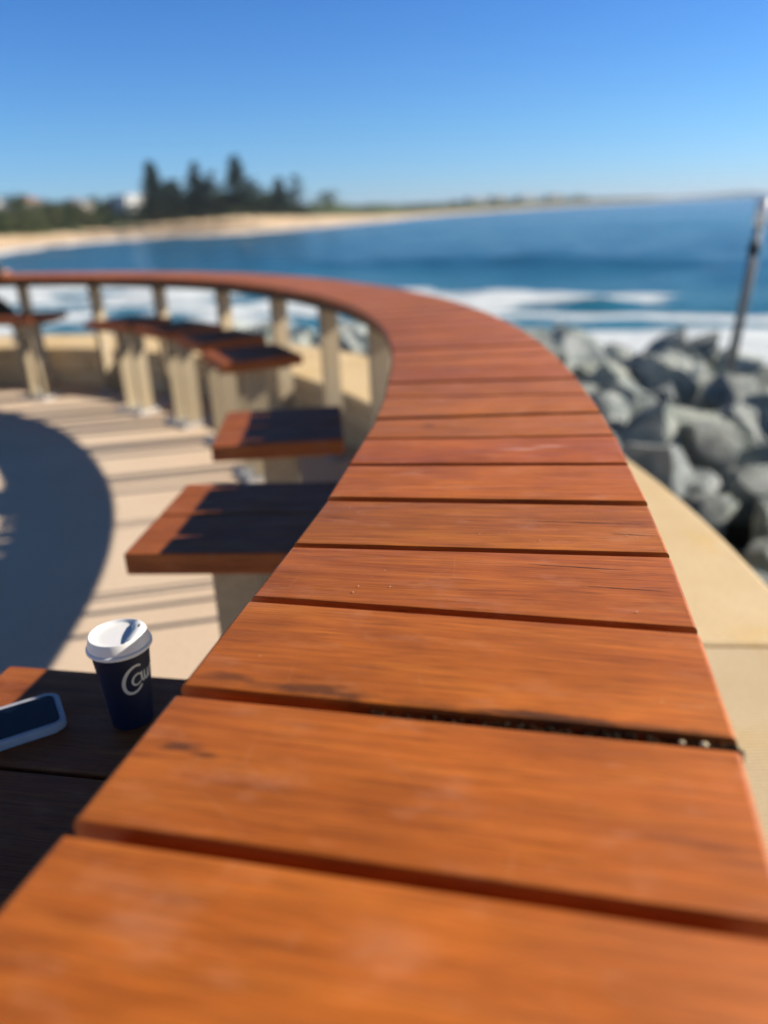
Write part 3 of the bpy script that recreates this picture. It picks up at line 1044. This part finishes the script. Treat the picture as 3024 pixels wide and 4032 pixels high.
# thin far headland to the right
verts, faces = [], []
NA = 90
for i in range(NA):
    dg = 2 + 26 * i / (NA - 1)
    th = R(dg)
    r0 = 3600
    hgt = interp([(2, 30), (8, 26), (14, 22), (18, 17), (20, 9), (22, 14), (24.5, 20), (26, 9), (28, 0)], dg) * (1 + .25 * noise.noise(Vector((dg * 1.5, 0, 9))))
    for (dr, z) in ((0, SEA - 2), (20, SEA + hgt * .55), (160, SEA + hgt), (600, SEA - 2)):
        verts.append(((r0 + dr) * math.sin(th), (r0 + dr) * math.cos(th), z))
for i in range(NA - 1):
    for j in range(3):
        a = i * 4 + j
        faces.append((a, a + 1, a + 5, a + 4))
me = bpy.data.meshes.new('headland')
me.from_pydata(verts, [], faces)
me.shade_smooth()
link('headland', me, M['hill'], kind='structure')

# ------------------------------------------------------------------ vegetation
def at(dg, r, z): return Vector((r * math.sin(R(dg)), r * math.cos(R(dg)), z))
def leaf(bm, c, s, rng, flat=1.0):
    a = Vector((rng.gauss(0, 1), rng.gauss(0, 1), rng.gauss(0, flat))).normalized() * s
    b = Vector((rng.gauss(0, 1), rng.gauss(0, 1), rng.gauss(0, flat))).normalized() * s
    bm.faces.new((bm.verts.new(c - a * .5), bm.verts.new(c + a), bm.verts.new(c + b)))
def pine_mesh(seed, h, w, thin=1.0):
    rng = random.Random(seed)
    bm = bmesh.new()
    tiers = int(h * 1.35)
    for k in range(tiers):
        u = k / tiers
        z = h * (.14 + .86 * u)
        rad = w * (1 - u) ** .55 * rng.uniform(.75, 1.1) + .25
        nb = rng.randint(5, 7)
        a0 = rng.uniform(0, 6)
        for b in range(nb):
            if rng.random() > .9 * thin: continue
            a = a0 + 2 * PI * b / nb + rng.uniform(-.2, .2)
            L_ = rad * rng.uniform(.7, 1.08)
            for q in range(int(L_ * 14) + 4):
                uu = rng.random() ** .7
                rr_ = L_ * uu
                c = Vector((rr_ * math.cos(a), rr_ * math.sin(a), z + .18 * rr_ * uu + rng.uniform(-.12, .12)))
                c += Vector((-math.sin(a), math.cos(a), 0)) * rng.uniform(-.3, .3) * (.4 + uu)
                leaf(bm, c, rng.uniform(.35, .7), rng, .5)
    me = mesh_from_bm('crown', bm)
    me.materials.append(M['pine'])
    return me
def tree_trunk(h, r):
    bm = bmesh.new()
    tube_bm(bm, (0, 0, -1.5), (0, 0, h * .5), r, r * .6, 8)
    tube_bm(bm, (0, 0, h * .5), (0, 0, h * .97), r * .6, r * .1, 8)
    me = mesh_from_bm('trunk', bm, True)
    me.materials.append(M['trunk'])
    return me
PX = 1720.0
def hor(dg): return CAM_H
# (angle deg, distance, top px above eye line, half width px, label)
PINES = [(-14.55, 268, 110, 19, 'leftmost tall narrow pine behind the beach, beside the white house', 1),
         (-13.4, 290, 75, 32, 'broad lower pine just right of the leftmost tall pine', 1),
         (-11.75, 272, 106, 18, 'second tall pine, left of a paler thinner one', 1),
         (-10.7, 290, 88, 24, 'thin pine between the two tallest dark pines', .6),
         (-9.05, 272, 116, 21, 'tallest dark pine in the middle of the beach group', 1),
         (-8.1, 285, 72, 26, 'lower pine leaning against the right of the tallest pine', .7),
         (-6.25, 292, 72, 15, 'narrow dark pine right of the tallest, with a gap between', 1),
         (-5.1, 305, 76, 17, 'pale thin pine at the right end of the beach group', .40)]
for k, (dg, r0, px, hw, lab, thin) in enumerate(PINES):
    z0 = 1.5
    h = CAM_H + r0 * px / PX - z0
    root = empty('pine_tree', at(dg, r0, z0), random.uniform(0, 6), label=lab, category='pine tree', group='tall pines behind the beach')
    link('trunk', tree_trunk(h, .35), None, root)
    link('crown', pine_mesh(k + 40, h, r0 * hw / PX * 1.75, thin), None, root)
def bush_mesh(seed, w, h, n=900, mat='leaf'):
    rng = random.Random(seed)
    bm = bmesh.new()
    clumps = [(Vector((rng.uniform(-.7, .7), rng.uniform(-.6, .6), rng.uniform(.25, .8))), rng.uniform(.22, .42)) for _ in range(11)]
    for k in range(n):
        c, r_ = rng.choice(clumps)
        d = Vector((rng.gauss(0, 1), rng.gauss(0, 1), rng.gauss(0, 1))).normalized() * r_ * rng.uniform(.6, 1.05)
        q = c + d
        leaf(bm, Vector((q.x * w, q.y * w, max(0, q.z) * h)), rng.uniform(.05, .11) * w, rng)
    me = mesh_from_bm('crown', bm)
    me.materials.append(M[mat])
    return me
BUSH = [bush_mesh(k, 5.0, 6.0, 950, 'leaf' if k % 3 else 'leaf2') for k in range(5)]
TR = [tree_trunk(3.0, .22) for _ in range(1)]
rb = random.Random(4)
def bush(dg, r0, z, sc, lab, grp='low trees behind the beach'):
    root = empty('low_tree', at(dg, r0, z), rb.uniform(0, 6), label=lab, category='tree', group=grp)
    c_ = link('crown', rb.choice(BUSH), None, root)
    t_ = link('trunk', TR[0], None, root)
    root.scale = (sc, sc, sc * rb.uniform(.8, 1.15))
for k in range(84):
    dg = -30 + 30.5 * k / 83 + rb.uniform(-.25, .25)
    rsh = interp(SHORE, dg) + interp([(-30, 42), (-17, 50), (-9, 64), (0, 70)], dg)
    sc = rb.uniform(.65, 1.15) * interp([(-30, 1.25), (-22, 1.2), (-15.5, .9), (-13, 1.7), (-6, 1.5), (-4, .7), (0, .5)], dg)
    zt = interp([(-30, -1.0), (-22, -2.0), (-17, -.9), (-9, .8), (-3, -.6), (2, -1.6)], dg)
    lab = ('dark bushy tree at the back of the beach below the houses' if dg < -15 else 'dark bushy tree at the foot of the tall pines' if dg < -5 else 'small dark tree on the dune right of the pines')
    bush(dg, rsh + rb.uniform(1, 12), zt, sc, lab)
for k in range(60):
    dg = -29 + 15 * k / 59 + rb.uniform(-.3, .3)
    rsh = interp(SHORE, dg) + rb.choice((52, 60, 90)) + rb.uniform(0, 20)
    bush(dg, rsh, rb.uniform(1.2, 3.6), rb.uniform(.6, 1.05), 'dark tree standing among the houses above the beach')
for k in range(34):
    dg = -1 + 15.5 * k / 33 + rb.uniform(-.15, .15)
    rsh = interp(SHORE, dg) + interp([(0, 95), (9, 140), (16, 230)], dg) + rb.uniform(0, 30)
    bush(dg, rsh, interp([(0, 1.0), (9, 1.5), (16, 2.0)], dg), rb.uniform(.8, 1.4) * interp([(0, .5), (6, .8), (16, 1.5)], dg), 'distant tree on the long dune running right along the bay')
bush(-3.1, 372, 4.2, 1.25, 'single taller tree on the dune right of the pine group')

# ------------------------------------------------------------------ houses
def house(dg, r0, z, w, d, h, wallm, roofm, lab, flat=False, storeys=2, yaw=R(42)):
    root = empty('house', at(dg, r0, z), -R(dg) + yaw, label=lab, category='house', group='houses above the beach')
    box('wall', (w, d, h + 2), (0, 0, h / 2 - 1), M[wallm], root)
    if flat:
        box('roof', (w + .8, d + .8, .35), (0, 0, h + .18), M[roofm], root)
    else:
        bm = bmesh.new()
        a = [bm.verts.new(q) for q in ((-w / 2 - .5, -d / 2 - .5, h + .003), (w / 2 + .5, -d / 2 - .5, h + .003), (w / 2 + .5, d / 2 + .5, h + .003), (-w / 2 - .5, d / 2 + .5, h + .003))]
        r1, r2 = bm.verts.new((-w / 4, 0, h + d * .22)), bm.verts.new((w / 4, 0, h + d * .22))
        for f in ((a[0], a[1], r2, r1), (a[1], a[2], r2), (a[2], a[3], r1, r2), (a[3], a[0], r1), tuple(a[::-1])):
            bm.faces.new(f)
        link('roof', mesh_from_bm('roof', bm), M[roofm], root)
    n = max(2, int(w / 3.2))
    sh = h / storeys
    for f in range(storeys):
        for k in range(n):
            x = -w / 2 + w * (k + .5) / n
            wf = box('window', (w / n * .55, .12, sh * .5), (x, -d / 2 - .03, sh * (f + .52)), M['white_paint'], root)
            box('pane', (w / n * .48, .06, sh * .43), (0, -.05, 0), M['window'], wf)
    if storeys > 1:
        box('balcony', (w * .8, 1.4, .25), (0, -d / 2 - .7, sh), M[wallm], root)
house(-16.1, 318, 4.4, 11, 8, 5.2, 'wall_white', 'wall_white', 'big bright white flat-roofed house left of the pines', True)
house(-19.5, 312, 3.6, 7, 8, 4.2, 'wall_cream', 'roof_grey', 'pale two-storey house with grey roof in the middle of the hill')
house(-22.5, 292, 3.8, 7, 8, 4.6, 'wall_cream', 'roof_tan', 'tan-roofed house near the left edge, half behind trees')
house(-23.8, 270, 3.0, 6, 7, 3.0, 'wall_white', 'roof_grey', 'low house at the far left edge with grey roof')
house(-25.2, 268, 4.8, 9, 8, 4.2, 'wall_white', 'roof_grey', 'two-storey white house beyond the left edge of the hill')
for k, (dg, w) in enumerate(((7.2, 26), (8.6, 20), (10.6, 30), (12.4, 26))):
    house(dg, interp(SHORE, dg) + 200, 3.5, w, 12, 7 + k, 'wall_cream' if k % 2 else 'wall_white', 'roof_grey',
          ['leftmost', 'second', 'third', 'rightmost'][k] + ' of the tiny pale buildings on the far dune across the bay', True)

# ------------------------------------------------------------------ seated person at the far left
per = empty('person', (-3.13, 5.80, 0), label='person in dark clothes and white sneakers sitting at the far left end of the bar', category='person')
def skin(name, nodes, edges, mat, root, rootv=0, sub=2, parent=per):
    me = bpy.data.meshes.new(name)
    inv = Matrix.Translation(per.location).inverted()
    me.from_pydata([inv @ Vector(n_[0]) for n_ in nodes], edges, [])
    o = link(name, me, mat, parent)
    md = o.modifiers.new('skin', 'SKIN')
    md.use_smooth_shade = True
    me.skin_vertices.new() if not me.skin_vertices else None
    for k, n_ in enumerate(nodes):
        rr_ = n_[1] if isinstance(n_[1], tuple) else (n_[1], n_[1])
        me.skin_vertices[0].data[k].radius = rr_
        me.skin_vertices[0].data[k].use_root = (k == rootv)
    sd = o.modifiers.new('sub', 'SUBSURF'); sd.levels = sub; sd.render_levels = sub
    return o
hip = Vector((-3.13, 5.80, .70))
f_ = Vector((.32, .95, 0)).normalized()      # facing the sea
sd_ = Vector((f_.y, -f_.x, 0))               # to the person's right
U = Vector((0, 0, 1))
def pp(a, b, c): return hip + sd_ * a + f_ * b + U * c
body = [(pp(0, 0, 0), (.15, .12)), (pp(0, .03, .18), (.13, .105)), (pp(0, .09, .38), (.155, .11)), (pp(0, .12, .52), (.07, .06)), (pp(0, .145, .60), (.052, .05)),
        (pp(0, .16, .70), (.085, .10)), (pp(0, .165, .80), (.075, .085)),
        (pp(.18, .10, .46), .055), (pp(.42, .02, .26), .050), (pp(.24, .33, .185), .036), (pp(.16, .39, .175), .022),
        (pp(-.18, .10, .46), .055), (pp(-.27, .16, .22), .045), (pp(-.14, .34, .19), .036), (pp(-.10, .39, .18), .022),
        (pp(.10, .05, -.01), .085), (pp(.14, .32, -.04), .068), (pp(.14, .50, -.18), .045), (pp(.13, .54, -.29), .038),
        (pp(-.10, .05, -.01), .085), (pp(-.14, .36, -.03), .068), (pp(-.10, .30, -.42), .045), (pp(-.10, .28, -.66), .038)]
edges = [(0, 1), (1, 2), (2, 3), (3, 4), (4, 5), (5, 6), (2, 7), (7, 8), (8, 9), (9, 10), (2, 11), (11, 12), (12, 13), (13, 14),
         (0, 15), (15, 16), (16, 17), (17, 18), (0, 19), (19, 20), (20, 21), (21, 22)]
bodyo = skin('body', body, edges, M['skin'], per)
# clothing follows the body
sh_n = [(n_[0], tuple(q + .012 for q in (n_[1] if isinstance(n_[1], tuple) else (n_[1], n_[1])))) for n_ in body]
def sub(nodes, idx, eds, name, mat):
    mp = {v_: k for k, v_ in enumerate(idx)}
    skin(name, [nodes[v_] for v_ in idx], [(mp[a], mp[b]) for a, b in eds if a in mp and b in mp], mat, None)
sub(sh_n, [0, 1, 2, 7, 8, 9, 11, 12, 13], edges, 'jumper', M['shirt'])
sub(sh_n, [0, 15, 16, 17, 18, 19, 20, 21, 22], edges, 'trousers', M['trousers'])
bm = bmesh.new()
bmesh.ops.create_icosphere(bm, subdivisions=3, radius=1, matrix=Matrix.Translation(pp(0, .145, .785) - per.location) @ Matrix.Diagonal((.098, .108, .105, 1)))
link('hair', mesh_from_bm('hair', bm, True), M['hair'], per)
# face: nose, ears
bm = bmesh.new()
bmesh.ops.create_icosphere(bm, subdivisions=2, radius=1, matrix=Matrix.Translation(pp(0, .262, .70) - per.location) @ Matrix.Diagonal((.014, .018, .02, 1)))
link('nose', mesh_from_bm('nose', bm, True), M['skin'], per)
# hands with five fingers resting on the bar
for sgn, wr in ((1, pp(.16, .39, .175)), (-1, pp(-.10, .39, .18))):
    nodes = [(wr, .024), (wr + f_ * .05, (.030, .014))]
    eds = [(0, 1)]
    for k in range(4):
        b0 = wr + f_ * .075 + sd_ * (-.027 + .018 * k)
        i0 = len(nodes)
        ln = (.030, .036, .034, .026)[k]
        nodes += [(b0, .009), (b0 + f_ * ln + U * .006, .008), (b0 + f_ * ln * 1.8 - U * .012, .007)]
        eds += [(1, i0), (i0, i0 + 1), (i0 + 1, i0 + 2)]
    i0 = len(nodes)
    nodes += [(wr + f_ * .03 - sd_ * sgn * .035, .010), (wr + f_ * .065 - sd_ * sgn * .055, .008)]
    eds += [(0, i0), (i0, i0 + 1)]
    skin('hand', nodes, eds, M['skin'], None, sub=1)
def shoe(loc, d, pitch):
    bm = bmesh.new()
    prof = [(-.06, .034, .075), (-.02, .037, .085), (.05, .040, .062), (.12, .046, .045), (.18, .043, .036), (.215, .026, .022)]
    rows = []
    for (x, hw, hh) in prof:
        rows.append([bm.verts.new((x, hw * math.cos(a), .0 + (hh if math.sin(a) > 0 else .012) * math.sin(a))) for a in [2 * PI * k / 12 for k in range(12)]])
    for a, b in zip(rows, rows[1:]):
        for k in range(12):
            bm.faces.new((a[k], a[(k + 1) % 12], b[(k + 1) % 12], b[k]))
    bm.faces.new(rows[0][::-1]); bm.faces.new(rows[-1])
    o = link('shoe', mesh_from_bm('shoe', bm, True), M['shoe'], per)
    o.location = loc - per.location
    o.rotation_euler = (0, pitch, math.atan2(d.y, d.x))
shoe(pp(.12, .52, -.37), (sd_ * .7 + f_ * .6), .55)
shoe(pp(-.10, .30, -.755), (f_ + sd_ * .5), .15)

# ------------------------------------------------------------------ air
hz = bpy.data.materials.new('sea_air'); hz.use_nodes = True
hn = hz.node_tree.nodes; hn.clear()
vo_ = hn.new('ShaderNodeVolumePrincipled'); ho_ = hn.new('ShaderNodeOutputMaterial')
vo_.inputs['Density'].default_value = .00016
vo_.inputs['Color'].default_value = (.72, .86, 1, 1)
vo_.inputs['Anisotropy'].default_value = .2
hz.node_tree.links.new(vo_.outputs[0], ho_.inputs['Volume'])
hb = box('haze', (19000, 22000, 60), (0, 1500, 22), hz, None, kind='stuff', label='thin pale sea haze over the whole bay', category='haze')
